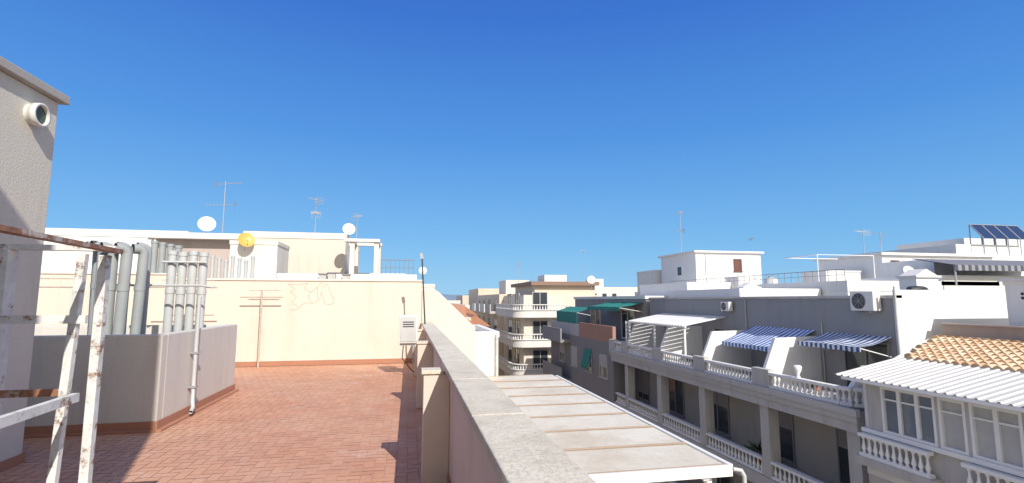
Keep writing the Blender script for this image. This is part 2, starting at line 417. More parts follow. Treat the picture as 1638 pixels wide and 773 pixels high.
for i in range(4):
    straightpipe(-6.95+i*.2,15.8,3.3-.04*i,.085,0,PVC,'grey vent pipe beyond the terrace wall',None,'vent pipes beyond the terrace wall')
for i in range(7):
    straightpipe(-5.6+i*.18,16.2,2.95-.06*(i%3),.05,0,PVCL,'thin grey vent pipe beyond the terrace wall',None,'vent pipes beyond the terrace wall')
T=Thing('connecting_pipe','thin horizontal grey pipe linking the vent pipes','pipe',(-3.9,9.1,1.9))
T.part('pipe_body',MB().tube([(-4.6,9.12,1.93),(-3.3,9.12,1.93),(-3.1,9.12,1.9)],.018),PVCL)
T=Thing('drain_pipe','white drain pipe fixed to the outside of the enclosure wall','pipe',(-3.1,8.6,0))
T.part('pipe_body',MB().tube([(-3.12,8.6,1.75),(-3.12,8.6,.5),(-3.12,8.6,.22),(-3.08,8.52,.12),(-3.07,8.42,.08)],.028,12),PVCL)
T.part('bracket',MB().box(-3.189,-3.07,8.56,8.64,.9,.93),METAL)
T.part('bracket',MB().box(-3.189,-3.07,8.56,8.64,.4,.43),METAL)
T=Thing('masonry_step','low rendered masonry step beside the stair tower','step',(-3.1,3.7,0))
T.part('step_body',MB().box(-3.9,-2.25,3.3,4.3,.008,.42),PINK,bevel=.01)
T.part('skirting',MB().box(-3.9,-2.235,3.285,3.298,.008,.1).box(-2.248,-2.235,3.3,4.3,.008,.1),TERRA)

# ------------------------------------------------------------ rusty guard rail
T=Thing('guard_rail','tall white painted guard rail badly flaked with rust','railing',(-1.6,2.7,0))
def post(x,y,z0,z1,wd=.045,m=RUST1,lx=0): T.part('post',MB().beam((x+lx,y,z0),(x,y,z1),wd,wd),m,bevel=.003)
post(-1.555,3.02,.008,1.93,.042); post(-2.0,3.02,.008,1.95,.075); post(-2.5,3.02,.008,1.95)
post(-1.60,2.92,.008,1.93,.036,RUST1,-.07); post(-1.42,1.5,.008,1.95)
T.part('rail',MB().beam((-1.40,1.5,1.955),(-1.52,3.06,1.955),.05,.02),RUST2,label='rusty flat top rail')
T.part('rail',MB().beam((-2.7,3.02,1.965),(-1.50,3.02,1.965),.05,.028),RUST1)
T.part('rail',MB().beam((-2.7,2.90,1.605),(-1.55,2.90,1.605),.02,.04),RUST1)
T.part('rail',MB().beam((-1.955,2.96,1.25),(-1.62,2.96,1.25),.02,.034),RUST2,label='rusty rung')
T.part('rail',MB().beam((-1.46,1.5,1.235),(-1.56,2.89,1.235),.03,.04),RUST1)
T.part('rail',MB().beam((-2.7,2.96,.3),(-1.63,2.96,.3),.02,.04),RUST1)

# ------------------------------------------------------------ end wall
T=Thing('terrace_end_wall','long cream rendered wall closing the roof terrace with bird drawing','wall',(-4.3,14.5,0))
T.part('wall',MB().box(-9,.34,14.4,14.6,.008,2.2).box(-9,-5.7,14.398,14.602,2.2,2.33),CREAM)
T.part('coping',MB().box(-9.02,-5.68,14.37,14.63,2.332,2.37).box(-5.678,.36,14.37,14.63,2.202,2.25),CREAM2)
T.part('wall_base',MB().box(-9,.34,14.385,14.398,.13,1.28),CREAM,label='slightly proud lower band of cream render')
T.part('skirting',MB().box(-9,.34,14.37,14.398,.008,.125),TERRA)
def W(px,py): return (-3.15+px*1.08, 14.401, 1.42+py)
mb=MB()
strokes=[[(.02,.70),(.25,.68),(.48,.72),(.40,.60),(.55,.50),(.70,.62),(.78,.74),(.86,.62),(.92,.72),(1.0,.5),(1.1,.22),(.92,.16),(.86,.3),(.8,.5)],
 [(.02,.70),(.18,.55),(.08,.5),(.22,.36),(.14,.22),(.3,.06),(.1,.02)],[(.3,.06),(.42,.2),(.6,.18),(.75,.3),(.8,.5)],[(.55,.5),(.5,.35),(.6,.18)],[(.7,.62),(.72,.3)]]
for s in strokes:
    P=[Vector(W(*q)) for q in s]; Q=[]
    for i in range(len(P)-1):
        p0=P[max(i-1,0)];p1=P[i];p2=P[i+1];p3=P[min(i+2,len(P)-1)]
        for k in range(6):
            t=k/6; Q.append(.5*((2*p1)+(p2-p0)*t+(2*p0-5*p1+4*p2-p3)*t*t+(3*p1-p0-3*p2+p3)*t**3))
    Q.append(P[-1]); mb.tube(Q,.009,6)
T.part('bird_drawing',mb,OCHRE,label='faint ochre line drawing of a bird')

def tpost(x,y,z,arm,lab='T shaped metal clothesline post against the wall'):
    T=Thing('clothesline_post',lab,'clothesline',(x,y,.009),group='clothesline posts')
    T.part('post',MB().cyl((0,0,0),(0,0,z+.18),.024,n=10),POLEM,local=True)
    T.part('arm',MB().cyl((-arm,0,z),(arm,0,z),.015,n=8),POLEM,local=True)
    T.part('arm',MB().cyl((-arm*.6,0,z+.17),(arm*.9,0,z+.17),.009,n=8),POLEM,local=True)
tpost(-3.68,14.1,1.76,.5)
tpost(-5.2,13.3,1.98,.75)
tpost(-7.4,12.0,1.95,.8)

def ac(loc,rot,lab,grp='air conditioner outdoor units',s=1.0):
    T=Thing('air_conditioner',lab,'air conditioner',loc,rot,grp)
    T.e.scale=(s,s,s)
    T.part('casing',MB().box(-.42,.42,-.15,.15,.06,.66),ACW,local=True,bevel=.015)
    g=MB()
    for r in (.24,.19,.14,.09,.04):
        nn=20; pts=[(-.1+r*math.cos(2*math.pi*i/nn),-.165,.36+r*math.sin(2*math.pi*i/nn)) for i in range(nn+1)]
        g.tube(pts,.006,4)
    for i in range(4):
        t=math.pi*i/4; g.beam((-.1-.24*math.cos(t),-.165,.36-.24*math.sin(t)),(-.1+.24*math.cos(t),-.165,.36+.24*math.sin(t)),.008,.008)
    T.part('grille',g,METAL,local=True)
    T.part('fan_recess',MB().cyl((-.1,-.158,.36),(-.1,-.152,.36),.25,n=24),DARK,local=True)
    T.part('foot',MB().box(-.32,-.28,-.16,.16,0,.058),METAL,local=True)
    T.part('foot',MB().box(.28,.32,-.16,.16,0,.058),METAL,local=True)
    return T
T=Thing('meter_cabinet','pale utility cabinet with vent slots fixed beside the parapet','utility cabinet',(.0,12.0,.72))
T.part('casing',MB().box(-.2,.2,11.75,12.05,.74,1.36),ACW,bevel=.012)
T.part('door',MB().box(-.17,.17,11.735,11.748,.78,1.32),PVCL)
T.part('bracket',MB().box(-.18,.149,11.8,11.84,.69,.738).box(.1,.14,11.8,11.84,.3,.69),METAL)
T.part('vent_slots',MB().box(-.12,.12,11.728,11.734,1.1,1.12).box(-.12,.12,11.728,11.734,1.15,1.17).box(-.12,.12,11.728,11.734,1.2,1.22),DARK)
T.part('cable',MB().tube([(-.1,11.9,.74),(-.12,11.9,.4),(.1,11.95,.12),(.2,12.3,.02)],.012,6),DMETAL)
T=Thing('lamp_post','thin grey pole with small lamp head on the parapet','lamp',(.3,13,1.1))
T.part('pole',MB().cyl((0.1,0,0.003),(.0,0,1.62),.019,n=10),DMETAL,local=True)
T.part('lamp_head',MB().beam((0,-.02,1.62),(-.03,-.02,1.76),.07,.04),METAL,local=True)

def dish(loc,r,mat,yaw,lab,mast=.5):
    T=Thing('satellite_dish',lab,'satellite dish',loc,yaw,'rooftop satellite dishes')
    mb=MB(); nn=20;vs=[];K=5
    tilt=math.radians(22)
    def tr(p):
        x,y,z=p
        return (x, y*math.cos(tilt)+z*math.sin(tilt), z*math.cos(tilt)-y*math.sin(tilt))
    for k in range(K+1):
        rr=r*k/K+.001
        for i in range(nn):
            t=2*math.pi*i/nn; vs.append(tr((rr*math.cos(t),-.25*(rr*rr/r-r)-.25*r,rr*math.sin(t)*1.05)))
    mb.add(vs,[(k*nn+i,k*nn+(i+1)%nn,(k+1)*nn+(i+1)%nn,(k+1)*nn+i) for k in range(K) for i in range(nn)],0,True)
    vs2=[(v[0],v[1]+.02,v[2]) for v in vs]
    mb.add(vs2,[(k*nn+i,(k+1)*nn+i,(k+1)*nn+(i+1)%nn,k*nn+(i+1)%nn) for k in range(K) for i in range(nn)],0,True)
    T.part('reflector',mb,mat,local=True)
    e=Vector(tr((0,-r*1.0,-r*.35)))
    T.part('feed_arm',MB().cyl(tr((0,-.2*r,-r*.95)),e,.008,n=6),METAL,local=True)
    T.part('receiver',MB().cyl(e-Vector((0,.03,0)),e+Vector((0,.05,-.02)),.022,n=8),METAL,local=True)
    T.part('mast',MB().cyl((0,.05,-.0),(0,.12,-r-mast),.022,n=8),METAL,local=True)
def antenna(loc,h,yaw,s=1.0,lab='thin television antenna mast with comb shaped aerials',two=True,th=1.0):
    T=Thing('television_antenna',lab,'antenna',loc,yaw,'television antennas')
    T.part('mast',MB().cyl((0,0,0),(0,0,h),.017*th,n=6),ANTM,local=True)
    def yagi(z,L,ori,tilt=0):
        mb=MB(); d=Vector((math.cos(ori),math.sin(ori),tilt)).normalized(); pz=Vector((0,0,z))
        side=Vector((-math.sin(ori),math.cos(ori),0))
        mb.cyl(pz-d*L*.35,pz+d*L*.65,.009*th,n=5)
        for k in range(9):
            c=pz+d*(L*(-.3+k*.115)); q=.16+.012*(9-k)
            mb.cyl(c-side*q+Vector((0,0,.02)),c+side*q+Vector((0,0,.02)),.006*th,n=4)
        for k in range(6):
            c=pz-d*L*.35+Vector((0,0,(k-2.5)*.07)); mb.cyl(c-side*.24,c+side*.24,.006*th,n=4)
        T.part('aerial',mb,ANTM,local=True)
    yagi(h-.12,1.1*s,.3,.25)
    if two: yagi(h*.58,1.2*s,2.8,-.05)
    return T
# ------------------------------------------------------------ buildings behind the end wall
T=building('neighbouring_building','low cream neighbouring roof behind the terrace wall','building',-9,.3,14.65,24,GZ,1.2,CREAM2)
T=Thing('gable_wall','cream wall with sloping top edge descending towards the street','wall',(1.2,16.95,-3.4))
T.part('wall',MB().prism([(.64,16.9,-3.4),(.64,16.9,2.15),(.95,16.9,1.95),(2.15,16.9,.8),(2.15,16.9,-3.4)],(0,.18,0)),CREAM)
T=Thing('side_wall','narrow cream wall end above the parapet','wall',(.2,15.5,0))
T.part('wall',MB().prism([(.36,14.7,GZ),(.36,14.7,1.95),(.36,16.85,1.95),(.36,16.85,GZ)],(.2,0,0)),CREAM)
T=building('white_house','white rendered roof extension with drain pipe beside the awning','building',1.7,2.95,17.1,22,GZ,.65,WHITE,par=.2)
T.part('drain_pipe',MB().cyl((2.88,17.03,-1.2),(2.88,17.03,.55),.04),PVCL)
T=building('brown_building','brown and terracotta building further up the street','building',-5,3.3,28,45,GZ,.75,BRICKR,par=.3,rim=BEIGE)
for i in range(6): window(T,'S',28,-3+i*1.0,-2.4+i*1.0,-1.2,.1,mull=0)
rt=MB()
for i in range(5): rt.prism([(1.5,29+i*3,.753),(1.5,31+i*3,.753),(1.5,30+i*3,1.4)],(1.7,0,0))
T.part('roof_gable',rt,TERRA)
for x0,x1,y0,y1,z,mt in ((1.2,3.9,23,27.6,.1,BEIGE),(3.35,5.0,33,40,.0,WHITE2),(3.4,5.2,41,47,.5,BRICKR)):
    T=building('low_house','low pale house with terracotta pitched roof','building',x0,x1,y0,y1,GZ,z,mt,group='low houses with terracotta roofs')
    T.part('tiled_roof',MB().prism([(x0-.2,y0-.1,z+.002),(x1+.2,y0-.1,z+.002),((x0+x1)/2,y0-.1,z+.75)],(0,y1-y0+.2,0)),TERRA)
    window(T,'S',y0,x0+.5,x1-.6,z-1.6,z-.5,mull=1)
T=building('beige_building','beige apartment block lining the street','building',-5,6.0,52,78,GZ,1.2,BEIGE,par=.4,rim=WHITE2)
for y in range(54,77,4): T.part('balcony',MB().box(6.002,6.9,y,y+2.6,-2.6,-1.7),WHITE2)
for i in range(5): window(T,'S',52,-2+i*1.6,-1+i*1.6,-1.4,.0,mull=0)
T=building('cream_building','cream apartment block lining the street','building',-5,8.2,84,120,GZ,1.6,CREAM2,par=.4)
T=building('cream_building','pale block with flat roof behind the sloping wall','building',-6,2.2,46,51.5,GZ,3.1,CREAM2,par=.3)
# back roofs
T=building('white_building','long white flat roofed building with low parapet','building',-22,-10.9,28,40,GZ,5.1,WHITE,par=.35)
T=building('cream_building','cream flat roofed block with plain facade','building',-7.7,-3.1,26,33,GZ,4.93,CREAM,par=.3,rim=CREAM2)
T.part('annex',MB().box(-2.98,-.2,26,33,GZ,3.0),WHITE2)
T=building('roof_room','cream roof room standing by the covered terrace','building',-7.0,-5.25,22,24,1.2,4.05,CREAM2,par=.15)
T=Thing('covered_roof_terrace','roof room under a thin flat canopy slab','building',(-9,25,1))
T.part('roof_slab',MB().box(-10.9,-7.2,23.9,27,4.3,4.55),WHITE2)
T.part('rear_wall',MB().box(-10.7,-7.75,24.4,26,1.2,4.297),MAUVE,label='mauve brown wall under the slab')
T.part('body',MB().box(-11,-7.75,24.4,26.9,GZ,1.197),WHITE2)
T.part('post',MB().box(-10.85,-10.7,24.0,24.2,1.2,4.297),WHITE2)
T=Thing('roof_pergola','cream concrete pergola frame on a rooftop','pergola',(-2,24,2))
for x,y in ((-2.66,23.9),(-1.6,23.9),(-2.66,25.6),(-1.6,25.6)):
    T.part('post',MB().box(x,x+.2,y,y+.2,1.2,4.3),CREAM2)
T.part('beam',MB().box(-2.9,-1.35,23.8,24.15,4.302,4.44).box(-2.9,-1.35,25.55,25.85,4.302,4.44),CREAM2)
T.part('beam',MB().box(-2.75,-2.5,24.153,25.547,4.302,4.42).box(-1.65,-1.42,24.153,25.547,4.302,4.42),CREAM2)
T=Thing('roof_railing','thin metal railing along a rooftop edge','railing',(-.6,23.5,3))
mb=MB()
for i in range(8): mb.cyl((-1.25+i*.2,23.8,1.2),(-1.25+i*.2,23.8,3.5),.01,n=5)
mb.cyl((-1.3,23.8,3.5),(.2,23.8,3.5),.018,n=6).cyl((-1.3,23.8,3.15),(.2,23.8,3.15),.012,n=6)
T.part('railing_bars',mb,GFRAME)
T=Thing('roof_parapet_wall','low white parapet on the neighbouring roof','wall',(-4,22,1.2))
T.part('wall',MB().box(-5.2,.3,21.9,22.1,1.203,2.75),WHITE)
antenna((-8.65,26,4.58),2.7,.4,1.1,th=1.3)
antenna((-4.72,27,4.9),1.95,2.0,.9,th=1.3)
antenna((-2.6,26,3.0),2.9,1.0,.6,two=False)
dish((-8.98,25,5.05),.36,DISHW,.35,'white satellite dish above the canopy roof',.3)
dish((-6.35,21.7,4.02),.3,DISHY,.5,'ochre coloured satellite dish on the roof room',.1)
dish((-2.78,24.3,4.9),.28,DISHW,.2,'white satellite dish on the concrete pergola',.1)
dish((.36,14.5,2.5),.11,DISHW,0,'small white satellite dish on the wall end',.1)
for i,(x,h) in enumerate(((-3.4,.5),(-3.05,.55),(-2.5,.48))):
    T=Thing('roof_vent','small grey rooftop vent box','vent',(x,21.6,2.2),group='small rooftop vents')
    T.part('vent_body',MB().box(-.14,.14,-.1,.1,-1,h),LGREY,local=True)
    T.part('cap',MB().box(-.18,.18,-.14,.14,h+.002,h+.05),DGREY,local=True)

# ------------------------------------------------------------ canopy over lower terrace
T=Thing('terrace_canopy','long low canopy of weathered cream roof panels over a lower terrace','canopy',(2.7,12,-3.4))
y=7.35;i=0
while y<16.6:
    T.part('roof_panel',MB().prism([(.66,y+.025,-.808),(4.8,y+.025,-.818),(4.8,y+1.2,-.818),(.66,y+1.2,-.808)],(0,0,.008)),PANEL,label='dirt stained cream roof panel')
    T.part('joint_strip',MB().box(.66,4.82,y-.016,y+.016,-.84,-.786),SEAM)
    T.part('dirt_edge',MB().box(.66,4.8,y+1.16,y+1.2,-.799,-.797),SEAM)
    y+=1.222;i+=1
T.part('front_fascia',MB().box(.66,4.86,7.28,7.325,-.95,-.79),WHITE)
T.part('side_gutter',MB().box(4.825,4.9,7.33,16.8,-.9,-.79),WFRAME)
for y in (7.4,10.5,13.6,16.6): T.part('post',MB().box(4.5,4.58,y,y+.08,-3.4,-.842),WFRAME)
T.part('underbeam',MB().box(4.4,4.498,7.33,16.7,-1.0,-.842),WFRAME)
T=Thing('drain_elbow','small white drain elbow at the canopy corner','pipe',(5.0,7.4,-1))
T.part('pipe_body',MB().tube([(4.88,7.3,-.85),(5.0,7.27,-.87),(5.04,7.26,-.95),(5.04,7.26,-1.3)],.03,10),PVCL)

# ------------------------------------------------------------ long grey block across the street
T=Thing('grey_apartment_block','grey apartment block with white balustrades and recessed balconies','building',(15,20,GZ))
XS=12.0; XA=14.3; Y0=12.0; Y1=29.0
PY=[12.3,15.9,19.7,23.4,27.2]
T.part('attic_wall',MB().box(XA,20,13.0,Y1,-1.3,1.75),GREY,label='dark grey attic storey wall')
T.part('end_wall',MB().box(XA+.02,20,12.9,12.997,-1.3,2.0),WHITE,label='bright white end wall of the attic')
T.part('attic_coping',MB().box(XA-.06,XA+.25,12.9,Y1,1.752,1.84),LGREY)
T.part('core_wall',MB().box(13.6,20,Y0+.2,Y1,GZ,-1.85),RECESS)
T.part('terrace_slab',MB().box(11.75,20,Y0,Y1,-1.84,-1.302),LGREY)
T.part('cornice',MB().box(11.62,11.748,Y0-.12,Y1,-1.38,-1.2).box(11.68,11.748,Y0-.06,Y1,-1.56,-1.382),LGREY)
T.part('end_face',MB().box(12.3,20,Y0+.0,Y0+.198,GZ,-1.842),LGREY)
FZ=[-4.2,-7.1,-10.0]
for z in FZ:
    T.part('balcony_slab',MB().box(11.85,13.598,Y0+.2,Y1,z-.4,z),LGREY)
for k,py in enumerate(PY):
    for zt,zb in ((-1.842,-4.198),(-4.602,-7.098),(-7.502,-9.998),(-10.402,GZ)):
        T.part('pier',MB().box(11.9,12.3,py-.2,py+.22,zb,zt),LGREY,bevel=.01)
spans=list(zip(PY[:-1],PY[1:]))+[(27.2,29.0)]
for j,(p0,p1) in enumerate(spans):
    for z in FZ:
        mb=MB(); balustrade(mb,[(11.98,p0+.24),(11.98,p1-.22)],z+.02,.55,.21,1.1)
        T.part('balustrade',mb,BALU)
        window(T,'W',13.6,p0+.7,p0+2.4,z+.1,z+2.0,mull=1,name='balcony_door',frame=GFRAME,shut=random.choice([0,.4,.8]))
for j,(p0,p1) in enumerate(spans):
    if j==0: path=[(12.6,12.08),(12.25,12.12),(11.98,12.3),(11.88,12.6),(11.86,13.2),(11.86,p1-.5)]
    else: path=[(11.86,p0+.35),(11.86,p1-.5)]
    mb=MB(); balustrade(mb,path,-1.2,.5,.2,1.1); T.part('balustrade',mb,BALU)
    T.part('parapet_pier',MB().box(11.76,12.0,p1-.5,p1+.35,-1.3,-.62),LGREY,bevel=.01)
T.part('parapet_base',MB().box(11.8,11.98,12.6,Y1,-1.3,-1.202),LGREY)
for py in PY[1:]+[12.35]:
    zt=.42 if py!=12.35 else -.1
    T.part('terrace_divider',MB().prism([(12.02,py,-1.3),(12.02,py,-.7),(12.5,py,zt-.04),(XA-.005,py,zt),(XA-.005,py,-1.3)],(0,.14,0)),WHITE,label='white sloping divider wall')
for j,(p0,p1) in enumerate(spans[:4]):
    window(T,'W',XA,p0+.9,p0+2.6,-1.2,.4,mull=1,name='terrace_door',frame=GFRAME)
T.part('roof_pipe',MB().tube([(XA-.05,12.86,-1.2),(XA-.05,12.86,2.1)],.035),PVCL)
T.part('wall_pipe',MB().tube([(XA-.04,19.9,-1.2),(XA-.04,19.9,1.7)],.03),LGREY)
T.part('wall_pipe',MB().tube([(XA-.04,15.75,-1.2),(XA-.04,15.75,.9)],.025),LGREY)
T=Thing('stone_vase','white stone vase on the balustrade corner','vase',(11.9,14.2,-.7))
T.part('vase_body',MB().lathe((11.88,14.2,-.7),[(.06,0),(.08,.03),(.04,.08),(.11,.22),(.13,.34),(.09,.38),(.0,.36)],12),BALU)
def plant(x,y,z,s,grp='potted plants on the balconies'):
    T=Thing('potted_plant','small green plant in a terracotta pot','plant',(x,y,z),group=grp)
    T.part('pot',MB().lathe((0,0,0),[(.0,0),(.09*s,0),(.13*s,.22*s),(.0,.2*s)],10),BASKET,local=True)
    mb=MB()
    for _ in range(70):
        d=Vector((random.gauss(0,1),random.gauss(0,1),abs(random.gauss(0,1))+.4)).normalized(); L=random.uniform(.15,.42)*s
        q=Vector((0,0,.2*s)); sd_=d.orthogonal().normalized()*.035*s
        mb.add([q+d*L*.4-sd_,q+d*L*.4+sd_,q+d*L],[(0,1,2)])
    T.part('foliage',mb,LEAF,local=True)
plant(12.9,14.6,-1.3,1.1); plant(12.5,21.5,-1.3,1.1); plant(12.6,17.2,-4.2,1.6)
def awning(name,lab,mat,y0,y1,xt,zt,xb,zb,val=.15,cat='awning',frame=True,sg=.07):
    T=Thing(name,lab,cat,(xt,(y0+y1)/2,zt))
    mb=MB(); K=8; NN=int((y1-y0)/.1); vs=[]
    for i in range(NN+1):
        y=y0+(y1-y0)*i/NN
        for k in range(K+1):
            t=k/K; sag=-sg*math.sin(math.pi*t)*(0.6+.4*math.sin(i*.35))+.01*math.sin(i*.9+k)
            vs.append((xt+(xb-xt)*t,y,zt+(zb-zt)*t+sag))
    mb.add(vs,[(i*(K+1)+k,i*(K+1)+k+1,(i+1)*(K+1)+k+1,(i+1)*(K+1)+k) for i in range(NN) for k in range(K)],0,True)
    T.part('canvas',mb,mat)
    v=MB(); k=int((y1-y0)/.15)
    for i in range(k):
        q0=y0+(y1-y0)*i/k;q1=y0+(y1-y0)*(i+1)/k; v.prism([(xb-.003,q0,zb),(xb-.003,q1,zb),(xb-.003,q1,zb-val*.8),(xb-.003,(q0+q1)/2,zb-val),(xb-.003,q0,zb-val*.8)],(-.012,0,0))
    T.part('valance',v,mat)
    if frame:
        for q in (y0+.05,y1-.05): T.part('support_arm',MB().cyl((xt,q,zt-.6),(xb+.03,q,zb-.04),.018,n=6),WFRAME)
    return T
awning('striped_awning','blue and white striped canvas awning over a terrace door',BLUESTR,16.1,19.4,XA-.01,.62,12.75,.0,.17)
awning('striped_awning','navy and white striped canvas awning near the wall end',NAVYSTR,13.1,15.6,XA-.01,.58,13.15,.3,.16)
T=Thing('white_pergola','white slatted pergola roof over a terrace','pergola',(13.2,24.5,-1.2))
mb=MB()
y=21.4
while y<27.3:
    mb.prism([(XA-.02,y,.95),(12.1,y,.55),(12.1,y,.5),(XA-.02,y,.9)],(0,.16,0)); y+=.27
T.part('slats',mb,WFRAME)
T.part('rail',MB().beam((12.2,21.3,.49),(12.2,27.4,.49),.08,.1),WFRAME)
for y in (21.4,24.3,27.3): T.part('post',MB().box(12.16,12.24,y-.04,y+.04,-1.2,.44),WFRAME)
T=Thing('slatted_screen','pale slatted side screen on the terrace','screen',(12.6,27.6,-1.2))
mb=MB()
for i in range(16): mb.box(12.1,13.6,27.5,27.53,-1.15+i*.1,-1.08+i*.1)
T.part('slats',mb,PVCL)
T.part('frame',MB().box(12.06,12.1,27.48,27.55,-1.2,.5).box(13.6,13.64,27.48,27.55,-1.2,.5),WFRAME)
ac((XA-.2,13.75,1.3),-math.pi/2,'white air conditioner unit on the grey attic wall')
ac((XA-.2,21.0,1.15),-math.pi/2,'small air conditioner unit at the end of grey attic wall',s=.7)

# ------------------------------------------------------------ glazed gallery building
T=Thing('gallery_building','grey building with glazed gallery and white window frames','building',(14,8,GZ))
T.part('lower_wall',MB().box(11.5,18,-2,11.5,GZ,-1.62),LGREY)
T.part('rear_wall',MB().box(12.9,18,-2,11.5,-1.62,.05),GREY)
T.part('side_wall',MB().box(11.52,12.898,11.36,11.5,-1.618,-.3),WHITE2)
T.part('sill_band',MB().box(11.4,11.7,-2,11.52,-1.618,-1.52),WFRAME)
T.part('head_band',MB().box(11.44,11.64,-2,11.5,-.42,-.3),WFRAME)
wins=[(9.62,10.95,2,PGLASS),(8.98,9.55,0,CURT),(7.95,8.9,1,CURT),(6.9,7.85,1,PGLASS),(5.8,6.8,1,CURT),(4.6,5.7,1,PGLASS)]
prev=11.36
for y0,y1,mu,gl in wins:
    T.part('pier',MB().box(11.47,11.62,y1+.002,prev,-1.518,-.422),LGREY); prev=y0-.002
    mb=MB(); t=.06
    mb.box(11.53,11.55,y0+t,y1-t,-1.518+t,-.422-t,1)
    mb.box(11.46,11.58,y0,y0+t,-1.518,-.422).box(11.46,11.58,y1-t,y1,-1.518,-.422).box(11.46,11.58,y0+t,y1-t,-1.518,-1.518+t).box(11.46,11.58,y0+t,y1-t,-.422-t,-.422)
    for i in range(mu):
        c=y0+(y1-y0)*(i+1)/(mu+1); mb.box(11.48,11.57,c-.045,c+.045,-1.46,-.48)
    mb.box(11.49,11.565,y0+t,y1-t,-.74,-.70)
    T.part('window',mb,[WFRAME,gl])
for y0,y1 in ((9.7,11.5),(7.6,9.0),(5.3,6.9)):
    mb=MB(); balustrade(mb,[(11.34,y0),(11.34,y1)],-2.2,.56,.17,1.0); T.part('balustrade',mb,WFRAME)
    T.part('balcony_slab',MB().box(11.22,11.498,y0-.1,y1+.1,-2.4,-2.202),LGREY)
T.part('string_course',MB().box(11.42,11.498,-2,11.45,-2.62,-2.45),WHITE2)
for k in range(3):
    for j in range(4):
        window(T,'W',11.5,4.6+j*1.8,5.7+j*1.8,-4.6-2.9*k,-3.3-2.9*k,shut=.5)
T=Thing('corrugated_canopy','white corrugated metal canopy above the gallery windows','canopy',(12,7,-.3))
mb=MB(); y=-2.0; P=[]
while y<11.62:
    for dy,dz in ((0,0),(.12,0),(.14,.03),(.18,.03),(.2,0)):
        P.append((y+dy,dz))
    y+=.2001
vs=[]
for yy,dz in P: vs+=[(10.98,yy,-.25+dz),(13.02,yy,.14+dz)]
mb.add(vs,[(i*2,i*2+2,i*2+3,i*2+1)[::-1] for i in range(len(P)-1)])
T.part('metal_sheet',mb,stucco('white_sheet_metal',(.66,.64,.59),dirt=(.4,.34,.26),streak=.4,rough=.5,bump=0))
T.part('edge_trim',MB().beam((10.99,-2,-.29),(10.99,11.6,-.29),.03,.07),WFRAME)
T.part('gutter',MB().cyl((11.2,-2,-.34),(11.2,11.5,-.34),.04,n=8),WFRAME)
T=Thing('tiled_roof','sloping roof of orange barrel tiles below brown fascia','roof',(14.3,8,0))
mb=MB(); mb.tone=[]
rows=11; per=.23
ny=int((13.2+2)/per); seg=6
for r_ in range(rows):
    xa=13.0+2.5*r_/rows; xb=13.0+2.5*(r_+1)/rows+.04; za=.12+.48*r_/rows+.035; zb=.12+.48*(r_+1)/rows+.003
    for c in range(ny):
        y0=-2+c*per+random.uniform(-.006,.006)
        if y0+per>11.75+1.15*(r_/rows): continue
        tone=random.random(); vs=[]
        for k in range(seg+1):
            t=k/seg; yy=y0+per*t; h=.075*abs(math.sin(math.pi*t))**.8
            vs+=[(xa,yy,za+h),(xb,yy,zb+h)]
        mb.add(vs,[(k*2,k*2+1,k*2+3,k*2+2)[::-1] for k in range(seg)],0,True); mb.tone+= [tone]*seg
        mb.add([vs[2*k] for k in range(seg+1)]+[(xa,vs[2*k][1],za-.03) for k in range(seg+1)],[(k,k+1,seg+2+k,seg+1+k)for k in range(seg)],0); mb.tone+=[tone*.4]*seg
T.part('tiles',mb,RTILE)
T.part('fascia',MB().box(15.5,15.8,-2,12.6,.55,.98),FASCIA)
T.part('fascia_cap',MB().box(15.45,15.85,-2,12.58,.982,1.02),MAUVE)
T.part('flank_wall',MB().prism([(12.95,11.9,-1.0),(12.95,11.9,.1),(15.5,12.85,.6),(15.5,12.85,-1.0)],(0,.03,0)),WHITE)
T.part('roof_body',MB().prism([(13.0,-2,.0),(13.0,-2,.1),(15.498,-2,.58),(15.498,-2,.0)],(0,13.8,0)),BROWN)
T=building('white_stair_room','white roof room with small vent holes','building',16.2,19,8.8,11.3,.5,2.2,WHITE,par=.1)
T.part('roof_cap',MB().box(16.1,19.1,8.7,11.4,2.202,2.28),WHITE2)
vh=MB()
for i in range(3):
    for k in range(2): vh.cyl((16.19,10.9-i*.13,1.75+.11*k),(16.22,10.9-i*.13,1.75+.11*k),.04,n=8)
T.part('vent_holes',vh,DARK)

# ------------------------------------------------------------ white rooftops behind the grey block
T=building('white_parapet_building','long white roof building behind the grey block','building',20.1,29,20.5,39,GZ,2.6,WHITE,par=.5,rim=WHITE2)
for y in (22,25,28,31,34): window(T,'W',20.1,y,y+1,.9,1.9,mull=0)
T=building('white_house','white box shaped roof house with maroon door and thin slab roof','building',21.4,27.0,35.5,41,2.2,5.3,WHITE)
T.part('roof_slab',MB().box(21.2,27.2,35.3,41.2,5.302,5.45),WHITE2)
window(T,'S',35.5,24.6,25.3,3.9,4.85,glass=MAROON,frame=MAROON,mull=0)
window(T,'W',21.4,37.5,38.3,3.6,4.4,mull=0)
T.part('wall_cable',MB().tube([(22.2,35.47,2.3),(22.2,35.47,5.2)],.02,5),GREY)
T=building('white_roof_room','small white roof room with parapet','building',21.0,22.6,41.5,45,2.0,4.3,WHITE2,par=.2)
T=building('white_house','white roof house with flat roof and maroon window','building',28.1,36.5,26,31,GZ,4.4,WHITE)
T.part('roof_slab',MB().box(27.9,36.7,25.8,31.2,4.402,4.56),WHITE2)
window(T,'S',26,28.7,29.3,3.3,4.1,glass=MAROON,frame=MAROON,mull=0)
window(T,'S',26,31.7,32.5,3.2,4.0,mull=0)
T=Thing('pipe_pergola','thin white pipe frame on a rooftop','pergola',(25,25,2))
